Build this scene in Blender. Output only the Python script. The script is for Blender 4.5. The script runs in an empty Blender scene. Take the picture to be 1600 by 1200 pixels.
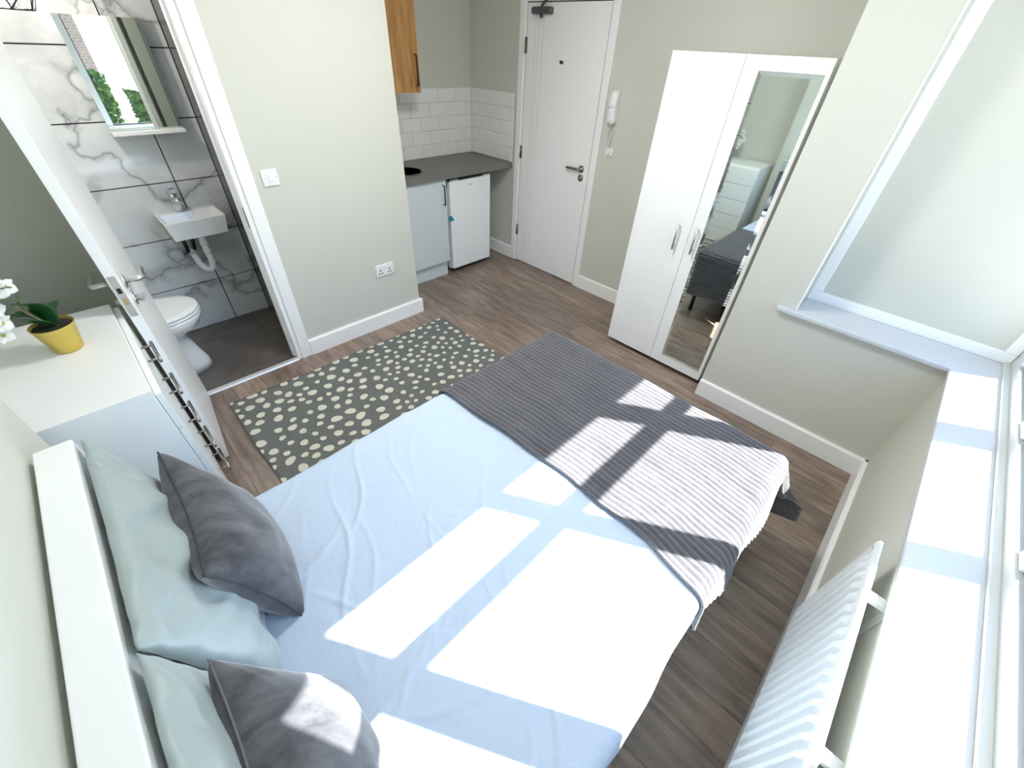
import bpy, bmesh, math, random
from mathutils import Vector, Matrix, noise
random.seed(7)
S = bpy.context.scene
COL = S.collection
# ---------------------------------------------------------------- camera
cam_d = bpy.data.cameras.new('camera'); cam = bpy.data.objects.new('camera', cam_d); COL.objects.link(cam)
CR = [[0.7086819437, -0.7043018743, 0.0415785101], [0.4303064441, 0.4781811585, 0.7656233694], [-0.5591120342, -0.5246919568, 0.6419439879]]
m = Matrix(CR).transposed().to_4x4(); m.translation = Vector((0, 0, 1.74265))
cam.matrix_world = m
cam_d.sensor_fit = 'HORIZONTAL'; cam_d.sensor_width = 36; cam_d.lens = 631.97/1600*36
cam_d.clip_start = .02; cam_d.clip_end = 200
S.camera = cam
# ---------------------------------------------------------------- sky, sun, exposure
W = bpy.data.worlds.new('world'); S.world = W; W.use_nodes = True
nt = W.node_tree; bg = nt.nodes['Background']
sky = nt.nodes.new('ShaderNodeTexSky'); sky.sky_type = 'NISHITA'; sky.sun_disc = False
sky.sun_elevation = math.radians(51.3); sky.sun_rotation = math.radians(149); sky.air_density = 1.0; sky.dust_density = 0.3; sky.ozone_density = 3.0
nt.links.new(sky.outputs[0], bg.inputs[0]); bg.inputs[1].default_value = 0.20
sl = bpy.data.lights.new('sun', 'SUN'); sun = bpy.data.objects.new('sun', sl); COL.objects.link(sun)
sl.energy = 9.8; sl.angle = math.radians(0.53); sl.color = (1.0, .985, .96)
sun.rotation_euler = Vector((-.6, 1, -1.4575)).to_track_quat('-Z', 'Y').to_euler(); sun.location = (3, -5, 7)
S.view_settings.view_transform = 'Standard'; S.view_settings.look = 'None'
S.view_settings.exposure = 1.92; S.view_settings.gamma = 1.0; S.view_settings.use_curve_mapping = False
S.cycles.max_bounces = 14; S.cycles.diffuse_bounces = 8; S.cycles.transparent_max_bounces = 16
S.cycles.sample_clamp_indirect = 6.0; S.cycles.use_denoising = True

# ---------------------------------------------------------------- materials
def mat(name, col, rough=.5, metal=0, **kw):
    M = bpy.data.materials.new(name); M.use_nodes = True
    p = M.node_tree.nodes['Principled BSDF']
    p.inputs['Base Color'].default_value = (*col, 1); p.inputs['Roughness'].default_value = rough; p.inputs['Metallic'].default_value = metal
    for k, v in kw.items(): p.inputs[k.replace('_', ' ')].default_value = v
    return M
def N(M, t, **kw):
    n = M.node_tree.nodes.new(t)
    for k, v in kw.items(): setattr(n, k, v)
    return n
def L(M, a, b): M.node_tree.links.new(a, b)
def P(M): return M.node_tree.nodes['Principled BSDF']
def coords(M, scale=(1, 1, 1), rot=(0, 0, 0), world=False):
    mp = N(M, 'ShaderNodeMapping'); mp.inputs['Scale'].default_value = scale; mp.inputs['Rotation'].default_value = rot
    if world: L(M, N(M, 'ShaderNodeNewGeometry').outputs['Position'], mp.inputs[0])
    else: L(M, N(M, 'ShaderNodeTexCoord').outputs['Object'], mp.inputs[0])
    return mp.outputs[0]
def noise_tex(M, co, scale, detail=4, rough=.5, dist=0):
    n = N(M, 'ShaderNodeTexNoise'); n.inputs['Scale'].default_value = scale; n.inputs['Detail'].default_value = detail
    n.inputs['Roughness'].default_value = rough; n.inputs['Distortion'].default_value = dist; L(M, co, n.inputs['Vector']); return n.outputs['Fac']
def ramp(M, f, stops):
    r = N(M, 'ShaderNodeValToRGB'); L(M, f, r.inputs[0]); e = r.color_ramp.elements
    while len(e) < len(stops): e.new(.5)
    for q, (p, c) in zip(e, stops): q.position = p; q.color = (*c, 1) if len(c) == 3 else c
    return r.outputs[0]
def bump(M, h, strength=.2, dist=.01):
    b = N(M, 'ShaderNodeBump'); b.inputs['Strength'].default_value = strength; b.inputs['Distance'].default_value = dist
    L(M, h, b.inputs['Height']); L(M, b.outputs[0], P(M).inputs['Normal'])
def mix(M, f, a, b, mode='MIX'):
    x = N(M, 'ShaderNodeMix'); x.data_type = 'RGBA'; x.blend_type = mode
    if isinstance(f, float): x.inputs[0].default_value = f
    else: L(M, f, x.inputs[0])
    for i, v in ((6, a), (7, b)):
        if isinstance(v, tuple): x.inputs[i].default_value = (*v, 1)
        else: L(M, v, x.inputs[i])
    return x.outputs[2]

paint = mat('greige_paint', (.605, .612, .55), .75)
bump(paint, noise_tex(paint, coords(paint, world=True), 260, 3), .06, .002)
white_paint = mat('white_gloss_paint', (.90, .905, .905), .35)
bump(white_paint, noise_tex(white_paint, coords(white_paint, world=True), 40, 2), .03, .002)
ceil_paint = mat('ceiling_paint', (.85, .85, .84), .9)
lacquer = mat('white_lacquer', (.84, .85, .85), .3)
L(lacquer, ramp(lacquer, noise_tex(lacquer, coords(lacquer), 3, 2), [(.3, (.86, .87, .87)), (.7, (.89, .90, .90))]), P(lacquer).inputs['Base Color'])
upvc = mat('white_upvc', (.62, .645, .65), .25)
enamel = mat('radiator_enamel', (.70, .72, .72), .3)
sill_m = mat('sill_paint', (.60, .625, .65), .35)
edge_grey = mat('white_edge', (.70, .72, .72), .4)
chrome = mat('chrome', (.75, .76, .78), .12, 1)
steel = mat('brushed_steel', (.58, .58, .57), .3, 1)
bump(steel, noise_tex(steel, coords(steel, (4, 4, 300)), 8, 2), .05, .001)
black_metal = mat('black_metal', (.012, .012, .013), .45)
dark_metal = mat('dark_closer_metal', (.12, .13, .14), .45, .5)
ceramic = mat('white_ceramic', (.84, .86, .87), .08); P(ceramic).inputs['Coat Weight'].default_value = .5
plastic = mat('white_plastic', (.82, .83, .83), .35)
rubber = mat('dark_rubber', (.05, .055, .09), .6)
mirror_m = mat('mirror_glass', (.70, .77, .735), .005, 1)
dark = mat('shadow_gap_black', (.015, .015, .017), .8)  # paints shade in door and fridge gaps; plinth, grille and feet share it
glass = bpy.data.materials.new('window_glass'); glass.use_nodes = True
g = glass.node_tree; g.nodes.clear()
o_ = g.nodes.new('ShaderNodeOutputMaterial'); mx = g.nodes.new('ShaderNodeMixShader'); tr = g.nodes.new('ShaderNodeBsdfTransparent'); gl = g.nodes.new('ShaderNodeBsdfGlossy')
tr.inputs[0].default_value = (.97, .985, .98, 1); gl.inputs['Roughness'].default_value = .01; mx.inputs[0].default_value = .05
g.links.new(tr.outputs[0], mx.inputs[1]); g.links.new(gl.outputs[0], mx.inputs[2]); g.links.new(mx.outputs[0], o_.inputs[0])

# wood laminate floor, planks run along Y
wood = mat('laminate_floor', (.2, .15, .12), .34, 0, Specular_IOR_Level=.75)
co = coords(wood, (1, 1, 1), (0, 0, math.pi/2), True)
br = N(wood, 'ShaderNodeTexBrick'); L(wood, co, br.inputs[0]); br.offset = .37
br.inputs['Color1'].default_value = (0, 0, 0, 1); br.inputs['Color2'].default_value = (1, 1, 1, 1); br.inputs['Mortar'].default_value = (.5, .5, .5, 1)
br.inputs['Scale'].default_value = 1; br.inputs['Mortar Size'].default_value = .0012; br.inputs['Brick Width'].default_value = 1.15; br.inputs['Row Height'].default_value = .165; br.inputs['Mortar Smooth'].default_value = .3
shift = N(wood, 'ShaderNodeVectorMath', operation='MULTIPLY_ADD'); L(wood, br.outputs['Color'], shift.inputs[0]); shift.inputs[1].default_value = (7, 7, 7)
cw = coords(wood, (9, 1.1, 1), world=True); L(wood, cw, shift.inputs[2])
g1 = noise_tex(wood, shift.outputs[0], 3.2, 8, .62, .6)
cf = N(wood, 'ShaderNodeVectorMath', operation='MULTIPLY'); L(wood, shift.outputs[0], cf.inputs[0]); cf.inputs[1].default_value = (7, 1.5, 1)
g2 = noise_tex(wood, cf.outputs[0], 4, 5, .7)
c1 = ramp(wood, g1, [(.28, (.11, .075, .055)), (.46, (.245, .178, .138)), (.6, (.35, .268, .215)), (.78, (.50, .40, .33))])
c2 = mix(wood, ramp(wood, g2, [(.35, (.6, .6, .6)), (.65, (1, 1, 1))]), (.11, .088, .075), c1)
tone = ramp(wood, br.outputs['Color'], [(0, (.78, .78, .80)), (1, (1.12, 1.08, 1.05))])
c3 = mix(wood, 1.0, c2, tone, 'MULTIPLY')
c4 = mix(wood, br.outputs['Fac'], c3, (.05, .035, .03)); L(wood, c4, P(wood).inputs['Base Color'])
bump(wood, g1, .12, .003)

# marble tile
marble = mat('marble_tile', (.7, .7, .7), .07)
co = coords(marble, (1, 1, 1), (.3, .5, .2), True)
nd = N(marble, 'ShaderNodeTexNoise'); nd.inputs['Scale'].default_value = 2.2; nd.inputs['Detail'].default_value = 5; L(marble, co, nd.inputs['Vector'])
va = N(marble, 'ShaderNodeVectorMath', operation='MULTIPLY_ADD'); L(marble, nd.outputs['Color'], va.inputs[0]); va.inputs[1].default_value = (.9, .9, .9); L(marble, co, va.inputs[2])
vn = noise_tex(marble, va.outputs[0], .95, 2, .5)
ab = N(marble, 'ShaderNodeMath', operation='SUBTRACT'); L(marble, vn, ab.inputs[0]); ab.inputs[1].default_value = .5
ab2 = N(marble, 'ShaderNodeMath', operation='ABSOLUTE'); L(marble, ab.outputs[0], ab2.inputs[0])
veins = ramp(marble, ab2.outputs[0], [(0, (.30, .315, .33)), (.004, (.50, .52, .53)), (.016, (.69, .71, .72)), (.08, (.76, .79, .80))])
cloud = ramp(marble, noise_tex(marble, va.outputs[0], 1.1, 4, .6), [(.36, (.55, .57, .57)), (.5, (1, 1, 1))])
L(marble, mix(marble, .75, veins, cloud, 'MULTIPLY'), P(marble).inputs['Base Color'])
grout_d = mat('dark_grout', (.02, .02, .025), .9)
grout_w = mat('white_grout', (.62, .62, .6), .9)
metro = mat('metro_tile', (.80, .81, .80), .06)
btile = mat('bathroom_floor_tile', (.10, .085, .075), .35)
co = coords(btile, world=True)
bb = N(btile, 'ShaderNodeTexBrick'); L(btile, co, bb.inputs[0]); bb.offset = 0; bb.inputs['Scale'].default_value = 1; bb.inputs['Brick Width'].default_value = .6; bb.inputs['Row Height'].default_value = .3; bb.inputs['Mortar Size'].default_value = .0015
bcol = ramp(btile, noise_tex(btile, co, 5, 6, .6), [(.3, (.07, .06, .055)), (.7, (.135, .118, .105))])
L(btile, mix(btile, bb.outputs['Fac'], bcol, (.2, .19, .18)), P(btile).inputs['Base Color'])
worktop_m = mat('grey_stone_laminate', (.13, .13, .12), .45)
L(worktop_m, ramp(worktop_m, noise_tex(worktop_m, coords(worktop_m), 55, 6, .7), [(.3, (.13, .13, .125)), (.7, (.22, .215, .20))]), P(worktop_m).inputs['Base Color'])
oak = mat('oak_cabinet', (.5, .3, .12), .45)
og = noise_tex(oak, coords(oak, (9, 9, .9)), 4, 7, .6, .8)
L(oak, ramp(oak, og, [(.25, (.22, .095, .024)), (.5, (.47, .24, .075)), (.75, (.64, .37, .135))]), P(oak).inputs['Base Color']); bump(oak, og, .1, .002)
cab_m = mat('pale_grey_cabinet', (.64, .70, .71), .4)
fridge_m = mat('fridge_enamel', (.88, .92, .94), .3)
bump(fridge_m, noise_tex(fridge_m, coords(fridge_m), 300, 2), .05, .001)
velvet = mat('grey_velvet', (.17, .165, .18), .85); P(velvet).inputs['Sheen Weight'].default_value = .7; P(velvet).inputs['Sheen Roughness'].default_value = .35
vz = noise_tex(velvet, coords(velvet, (1, 2.2, 1)), 7, 6, .65, .35)
L(velvet, ramp(velvet, vz, [(.35, (.036, .036, .043)), (.66, (.125, .122, .133))]), P(velvet).inputs['Base Color']); bump(velvet, noise_tex(velvet, coords(velvet), 180, 3), .2, .002)
seam_m = mat('grey_velvet_piping', (.13, .135, .145), .7); seam_d = mat('dark_velvet_piping', (.05, .05, .056), .8)
dark_steel = mat('dark_brushed_steel', (.30, .29, .28), .35, 1)
satin = mat('sage_satin', (.33, .39, .385), .42); P(satin).inputs['Sheen Weight'].default_value = .3
bump(satin, noise_tex(satin, coords(satin, (1, 1.3, .8), (.4, .3, .2)), 4.5, 2.5, .5, .8), .6, .04)
sheet_m = mat('pale_blue_sheet', (.49, .585, .72), .8)
bump(sheet_m, noise_tex(sheet_m, coords(sheet_m, (1, 1, 1), (0, 0, .5)), 6, 6, .6, 1.2), .25, .02)
blanket_m = mat('grey_ribbed_fleece', (.25, .235, .25), .9); P(blanket_m).inputs['Sheen Weight'].default_value = .4
bn = noise_tex(blanket_m, coords(blanket_m), 130, 5, .7)
L(blanket_m, ramp(blanket_m, noise_tex(blanket_m, coords(blanket_m, (1, .25, 1)), 22, 5, .6), [(.3, (.06, .058, .067)), (.7, (.105, .10, .112))]), P(blanket_m).inputs['Base Color']); bump(blanket_m, bn, .6, .006)
rug_m = mat('grey_rug', (.16, .17, .16), .95)
L(rug_m, ramp(rug_m, noise_tex(rug_m, coords(rug_m), 90, 4, .7), [(.3, (.105, .115, .111)), (.7, (.155, .165, .158))]), P(rug_m).inputs['Base Color']); bump(rug_m, noise_tex(rug_m, coords(rug_m), 400, 2), .4, .003)
cream = mat('cream_pile', (.60, .585, .50), .95); bump(cream, noise_tex(cream, coords(cream), 400, 2), .4, .003)
gold = mat('gold_pot', (.72, .56, .14), .38, .75)
bump(gold, noise_tex(gold, coords(gold, (1, 1, 12)), 30, 3), .04, .001)
soil = mat('dark_moss', (.02, .02, .015), .95)
leaf_m = mat('orchid_leaf', (.012, .075, .022), .3)
stem_m = mat('orchid_stem', (.16, .20, .09), .5)
petal_m = mat('orchid_petal', (.85, .84, .82), .5); P(petal_m).inputs['Subsurface Weight'].default_value = .1
petal_c = mat('orchid_centre', (.55, .48, .12), .5)
blue = mat('blue_sticker', (.02, .22, .38), .5)
amber = mat('brass_bolt', (.55, .42, .22), .35, .8)
brick = mat('brick_facade', (.3, .18, .14), .9)
bk = N(brick, 'ShaderNodeTexBrick'); L(brick, coords(brick, (1, 1, 1), (math.pi/2, 0, 0), True), bk.inputs[0]); bk.inputs['Scale'].default_value = 4
bk.inputs['Color1'].default_value = (.34, .22, .18, 1); bk.inputs['Color2'].default_value = (.26, .17, .15, 1); bk.inputs['Mortar'].default_value = (.42, .38, .34, 1)
L(brick, bk.outputs['Color'], P(brick).inputs['Base Color'])
paving_m = mat('pale_paving', (.55, .53, .49), .9)
L(paving_m, ramp(paving_m, noise_tex(paving_m, coords(paving_m, world=True), 3, 5), [(.3, (.47, .45, .42)), (.7, (.6, .58, .54))]), P(paving_m).inputs['Base Color'])
foliage = mat('hedge_leaves', (.05, .13, .03), .6)
L(foliage, ramp(foliage, noise_tex(foliage, coords(foliage, world=True), 8, 3), [(.3, (.02, .07, .02)), (.7, (.12, .22, .05))]), P(foliage).inputs['Base Color'])
slate = mat('roof_slate', (.08, .08, .09), .8)
bulb_m = mat('lamp_bulb', (.9, .85, .75), .3); P(bulb_m).inputs['Emission Color'].default_value = (1, .88, .7, 1); P(bulb_m).inputs['Emission Strength'].default_value = 6

# ---------------------------------------------------------------- mesh helpers
class MB:
    def __init__(s): s.bm = bmesh.new(); s.mi = 0
    def face(s, vs, sm=False):
        try:
            f = s.bm.faces.new(vs); f.material_index = s.mi; f.smooth = sm; return f
        except ValueError: return None
    def box(s, a, b, M=None):
        x0, y0, z0 = (min(a[i], b[i]) for i in range(3)); x1, y1, z1 = (max(a[i], b[i]) for i in range(3))
        v = [Vector(p) for p in ((x0, y0, z0), (x1, y0, z0), (x1, y1, z0), (x0, y1, z0), (x0, y0, z1), (x1, y0, z1), (x1, y1, z1), (x0, y1, z1))]
        v = [s.bm.verts.new(M @ p if M else p) for p in v]
        for f in ((3, 2, 1, 0), (4, 5, 6, 7), (0, 1, 5, 4), (1, 2, 6, 5), (2, 3, 7, 6), (3, 0, 4, 7)): s.face([v[i] for i in f])
        return s
    def hexa(s, pts):
        v = [s.bm.verts.new(p) for p in pts]
        for f in ((3, 2, 1, 0), (4, 5, 6, 7), (0, 1, 5, 4), (1, 2, 6, 5), (2, 3, 7, 6), (3, 0, 4, 7)): s.face([v[i] for i in f])
        return s
    def prism(s, poly, a, b):            # poly: list of Vectors, extruded from offset a to offset b
        A = [s.bm.verts.new(Vector(p)+Vector(a)) for p in poly]; B = [s.bm.verts.new(Vector(p)+Vector(b)) for p in poly]
        s.face(A[::-1]); s.face(B)
        for i in range(len(A)): s.face([A[i], A[(i+1) % len(A)], B[(i+1) % len(A)], B[i]])
        return s
    def tube(s, pts, r, n=12, closed=False, caps=True):
        pts = [Vector(p) for p in pts]; R = r if isinstance(r, (list, tuple)) else [r]*len(pts); rings = []
        k = len(pts); up = None
        for i, p in enumerate(pts):
            if closed: t = (pts[(i+1) % k]-pts[i-1]).normalized()
            else: t = (pts[min(i+1, k-1)]-pts[max(i-1, 0)]).normalized()
            if up is None: up = t.orthogonal().normalized()
            up = (up-t*up.dot(t)).normalized(); w = t.cross(up)
            rings.append([s.bm.verts.new(p+(up*math.cos(q)+w*math.sin(q))*R[i]) for q in (2*math.pi*j/n for j in range(n))])
        for i in range(k if closed else k-1):
            A, B = rings[i], rings[(i+1) % k]
            for j in range(n): s.face([A[j], A[(j+1) % n], B[(j+1) % n], B[j]], True)
        if caps and not closed: s.face(rings[0][::-1]); s.face(rings[-1])
        return s
    def lathe(s, prof, c, n=32, M=None):      # prof: (r,z) pairs
        rings = []
        for r, z in prof:
            ring = []
            for j in range(n):
                q = 2*math.pi*j/n; p = Vector((r*math.cos(q), r*math.sin(q), z))
                p = (M @ p) if M else p
                ring.append(s.bm.verts.new(p+Vector(c)))
            rings.append(ring)
        for A, B in zip(rings, rings[1:]):
            for j in range(n): s.face([A[j], A[(j+1) % n], B[(j+1) % n], B[j]], True)
        s.face(rings[0][::-1]); s.face(rings[-1]); return s
    def grid(s, fn, nu, nv, sm=True, wrap=False):
        V = [[s.bm.verts.new(fn(i/nu, j/nv)) for j in range(nv+1)] for i in range(nu+1)]
        for i in range(nu):
            for j in range(nv): s.face([V[i][j], V[i+1][j], V[i+1][j+1], V[i][j+1]], sm)
        return V
    def build(s, name, m, parent=None, bevel=0, seg=2, sub=0, solid=0, wn=True):
        me = bpy.data.meshes.new(name); off = WP.get(parent.name, Vector()) if parent else Vector()
        bmesh.ops.recalc_face_normals(s.bm, faces=s.bm.faces[:])
        bmesh.ops.translate(s.bm, verts=s.bm.verts[:], vec=-off)
        s.bm.to_mesh(me); s.bm.free()
        for q in (m if isinstance(m, (list, tuple)) else [m]): me.materials.append(q)
        o = bpy.data.objects.new(name, me); COL.objects.link(o)
        if parent: o.parent = parent; WP[o.name] = off.copy()
        if solid: d = o.modifiers.new('solidify', 'SOLIDIFY'); d.thickness = solid; d.offset = -1
        if bevel:
            d = o.modifiers.new('bevel', 'BEVEL'); d.width = bevel; d.segments = seg; d.limit_method = 'ANGLE'; d.angle_limit = .6
        if sub: d = o.modifiers.new('subsurf', 'SUBSURF'); d.levels = d.render_levels = sub
        return o
WP = {}
def tag(o, label=None, cat=None, group=None, kind=None):
    for k, v in (('label', label), ('category', cat), ('group', group), ('kind', kind)):
        if v: o[k] = v
    return o
def thing(name, loc, label, cat, group=None, kind=None):
    o = bpy.data.objects.new(name, None); COL.objects.link(o); o.location = loc; o.empty_display_size = .05
    WP[o.name] = Vector(loc); return tag(o, label, cat, group, kind)
def struct(name, mb, m, label, cat='wall', **kw):
    return tag(mb.build(name, m, **kw), label, cat, None, 'structure')

# ---------------------------------------------------------------- room dimensions
CE = 2.45; YB = 2.616; XK = 1.62; XD = 3.012; YK = 3.549; XR = 2.385; YN = -.405; XL = -.345; XLR = -.50; YBB = 3.472; XBR = .723
# floors & ceiling
struct('floor', MB().box((-.6, -.66, -.06), (3.15, 2.63, 0)).box((1.5, 2.63, -.06), (3.15, 3.66, 0)), wood, 'grey brown wood laminate floor of the bedroom and kitchenette', 'floor')
struct('floor_bathroom', MB().box((-.7, 2.63, -.06), (.84, 3.6, .002)), btile, 'dark tiled floor of the small bathroom', 'floor')
struct('ceiling', MB().box((-.75, -.70, CE), (3.2, 3.7, CE+.1)), ceil_paint, 'white ceiling above the room', 'ceiling')
# walls
struct('wall_left', MB().box((-.75, -.70, -.06), (XL, 1.365, CE)).box((-.75, 1.365, -.06), (XLR, 2.72, CE)), paint, 'pale wall behind the white headboard')
w = MB().box((XLR, YB, 0), (-.02, 2.72, CE)).box((-.02, YB, 2.03), (.66, 2.72, CE)).box((.66, YB, 0), (XK, 2.72, CE))
struct('wall_back', w, paint, 'pale greige wall holding the bathroom doorway, switch and socket')
struct('wall_kitchen_side', MB().box((1.52, 2.72, 0), (XK, 3.65, CE)), paint, 'side wall of the kitchenette alcove')
struct('wall_kitchen_back', MB().box((1.52, YK, 0), (3.15, 3.66, CE)), paint, 'greige wall at the back of the kitchenette')
w = MB().box((XD, .40, 0), (3.15, 2.08, CE)).box((XD, 2.08, 2.02), (3.15, 2.885, CE)).box((XD, 2.885, 0), (3.15, YK, CE))
struct('wall_right', w, paint, 'greige wall around the white entry door')
w = MB().box((XR, -.70, 0), (3.15, .535, .74)).box((XR, .25, .74), (3.15, .535, CE)).box((2.66, -.70, .74), (3.15, .25, CE)).box((XR, YN, 2.36), (2.66, .25, CE))
struct('wall_chimney_breast', w, paint, 'pale projecting wall right of the wardrobe with boarded recess')
w = MB().box((-.6, -.66, 0), (XR, YN, .725)).box((-.6, -.66, .725), (.32, YN, CE)).box((.32, -.66, 2.37), (2.66, YN, CE))
struct('wall_front', w, paint, 'pale wall below the wide sunny window, behind the radiator')
struct('wall_bathroom_left', MB().box((-.75, 2.72, 0), (-.60, 3.6, CE)), marble, 'marble tiled left wall of the bathroom')
struct('wall_bathroom_right', MB().box((XBR, 2.72, 0), (.84, 3.6, CE)), mat('shaded_wall_tile', (.09, .10, .11), .12), 'right wall of the bathroom, coloured dark for its shade')  # tile colour darkened to paint in the shade on this wall
# marble tiles on the bathroom back wall
mb = MB()
xs = [-.6, -.186, .474, XBR]; TP = .3298
def tile(mb, x0, x1, z0, z1, y, d=.008, b=.0015, gap=.0022):
    x0 += gap; x1 -= gap; z0 += gap; z1 -= gap
    mb.hexa([(x0, y, z0), (x1, y, z0), (x1, y, z1), (x0, y, z1), (x0+b, y-d, z0+b), (x1-b, y-d, z0+b), (x1-b, y-d, z1-b), (x0+b, y-d, z1-b)])
for i in range(3):
    for k in range(8): tile(mb, xs[i], xs[i+1], k*TP, min((k+1)*TP, CE), YBB+.008)
mb.mi = 1; mb.box((-.7, YBB+.0065, 0), (.84, 3.6, CE))
struct('wall_bathroom_back', mb, [marble, grout_d], 'large white marble tiles with dark grout behind the basin')

# skirting boards
def skirt(name, a, b, nrm, label, h=.118, t=.019):
    # board from a to b (xy) on a wall, pushed out along nrm, small chamfer on top
    a = Vector((*a, 0)); b = Vector((*b, 0)); n = Vector((*nrm, 0))
    poly = [a, a+n*t, a+n*t+Vector((0, 0, h-.008)), a+n*(t-.006)+Vector((0, 0, h)), a+Vector((0, 0, h))]
    return struct(name, MB().prism(poly, (0, 0, 0), b-a), white_paint, label, 'skirting board')
skirt('baseboard_back', (.695, YB), (XK+.019, YB), (0, -1), 'white skirting board under the light switch wall')
skirt('baseboard_kitchen', (XK, YB), (XK, 2.98), (1, 0), 'white skirting board returning into the kitchenette alcove')
skirt('baseboard_right', (XD, 1.33), (XD, 2.035), (-1, 0), 'white skirting board between entry door and wardrobe')
skirt('baseboard_fridge', (XD, 2.935), (XD, 3.54), (-1, 0), 'white skirting board under the worktop beside the fridge')
skirt('baseboard_chimney', (XR, YN), (XR, .535), (-1, 0), 'white skirting board right of the wardrobe')
skirt('baseboard_front', (XL, YN), (XR, YN), (0, 1), 'white skirting board below the window behind the radiator')

# ---------------------------------------------------------------- main window
W1 = thing('window_1', (1.2, -.6, .75), 'wide white upvc window with top lights over the sunny sill', 'window', None, 'structure')
YI, YO = -.575, -.625
ZB, ZT = .80, 2.33; zl, zu = 1.936, 1.995
mull = [(.557, .662), (1.242, 1.312), (1.882, 1.992)]
X0, X1 = .36, 2.475
mb = MB().box((.32, -.57, .735), (2.62, -.65, ZB)).box((.32, -.57, ZT), (2.62, -.65, 2.37)).box((.32, -.57, ZB), (X0, -.65, ZT)).box((X1, -.57, ZB), (2.62, -.65, ZT))
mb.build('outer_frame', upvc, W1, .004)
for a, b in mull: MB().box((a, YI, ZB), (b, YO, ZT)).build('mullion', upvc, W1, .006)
panes = []; e = [X0]+[q for m_ in mull for q in m_]+[X1]
for i in range(0, len(e), 2):
    MB().box((e[i], YI, zl), (e[i+1], YO, zu)).build('transom', upvc, W1, .005); panes += [(e[i], e[i+1], ZB, zl), (e[i], e[i+1], zu, ZT)]
for a, b, c, d in panes:
    q = MB()
    for (x0, z0, x1, z1) in ((a, c, b, c+.014), (a, d-.008, b, d), (a, c, a+.009, d), (b-.009, c, b, d)): q.box((x0, -.588, z0), (x1, -.612, z1))
    q.build('gasket', rubber, W1)
    MB().box((a+.002, -.600, c+.002), (b-.002, -.605, d-.002)).build('glass_pane', glass, W1)
# L shaped sill board (serves both window and boarded recess)
sill = [(.32, -.385), (2.353, -.385), (2.353, .332), (XR, .332), (XR, .25), (2.60, .25), (2.60, -.569), (.32, -.569)]
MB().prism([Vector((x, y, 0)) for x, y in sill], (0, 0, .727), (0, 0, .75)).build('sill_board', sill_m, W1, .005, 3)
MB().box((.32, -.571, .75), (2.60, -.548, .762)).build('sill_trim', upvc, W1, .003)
# blanked window in the recess of the chimney wall
W2 = thing('window_2', (2.6, -.16, .75), 'boarded white window recess in the wall right of the wardrobe', 'window', None, 'structure')
mb = MB().box((2.585, -.569, .75), (2.64, .25, .80)).box((2.585, .20, .80), (2.64, .25, 2.36)).box((2.585, -.569, .80), (2.64, -.525, 2.36)).box((2.585, -.569, 2.31), (2.64, .25, 2.36))
mb.build('frame', white_paint, W2, .004)
MB().box((2.60, -.53, .795), (2.64, .205, 2.32)).build('blank_panel', paint, W2)
mb = MB().box((2.583, .236, .75), (2.60, .25, 2.36)).box((XR-.003, .243, .75), (XR+.012, .25, 2.36))
mb.build('corner_bead', white_paint, W2, .002)

# ---------------------------------------------------------------- entry door
Y0, Y1 = 2.102, 2.862
D1 = thing('door_1', (3.03, 2.48, 0), 'white entry door with three vertical grooves and steel lever', 'door', None, 'structure')
mb = MB(); mb.box((3.002, Y0, .008), (3.046, Y1, 1.99)); mb.build('leaf', white_paint, D1, .002)
MB().box((3.006, Y0-.005, .002), (3.04, Y0+.001, 1.996)).box((3.006, Y1-.001, .002), (3.04, Y1+.005, 1.996)).box((3.006, Y0, 1.988), (3.04, Y1, 1.996)).box((3.01, Y0, .001), (3.04, Y1, .009)).build('leaf_gap_shade', dark, D1)  # black strips painting the shade in the gaps round the leaf
mb = MB()
for y in (2.77, 2.735, 2.69): mb.box((3.0012, y-.0025, .01), (3.0035, y+.0025, 1.985))
mb.build('groove', edge_grey, D1)
mb = MB()
for (a, b, c, d) in ((Y0-.03, Y0-.005, 0, 2.02), (Y1+.005, Y1+.028, 0, 2.02), (Y0-.03, Y1+.028, 1.996, 2.02)): mb.box((3.0, a, c), (3.14, b, d))
mb.box((3.05, Y0-.01, 0), (3.07, Y0+.02, 1.99)).box((3.05, Y1-.02, 0), (3.07, Y1+.01, 1.99))
mb.build('door_lining', white_paint, D1, .002)
mb = MB().box((2.992, 2.035, 0), (XD, 2.088, 2.075)).box((2.992, 2.876, 0), (XD, 2.935, 2.075)).box((2.992, 2.088, 2.012), (XD, 2.876, 2.075))
mb.build('architrave', white_paint, D1, .006)
for z in (1.745, 1.008, .32):
    mb = MB().tube([(2.997, Y1+.004, z-.05), (2.997, Y1+.004, z+.05)], .0065).box((3.0, Y1-.012, z-.05), (3.003, Y1+.02, z+.05)); mb.build('hinge', dark_steel, D1)
rx = Matrix.Rotation(math.pi/2, 4, 'Y')
h = MB().lathe([(.026, 0), (.026, .007), (.012, .009), (.012, .035)], (3.002, 2.172, .99), 24, Matrix.Rotation(-math.pi/2, 4, 'Y')); 
h.tube([(2.968, 2.165, .99), (2.964, 2.19, .99), (2.964, 2.30, .987)], .0095); h.build('lever_handle', dark_steel, D1)
MB().lathe([(.025, 0), (.025, .007), (.014, .009), (.014, .022), (.008, .026)], (3.002, 2.168, .925), 24, Matrix.Rotation(-math.pi/2, 4, 'Y')).build('thumb_turn', dark_steel, D1)
MB().lathe([(.011, 0), (.011, .006), (.006, .012)], (3.002, 2.482, 1.656), 16, Matrix.Rotation(-math.pi/2, 4, 'Y')).box((2.996, 2.487, 1.650), (3.002, 2.502, 1.668)).build('peephole', black_metal, D1)
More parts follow.
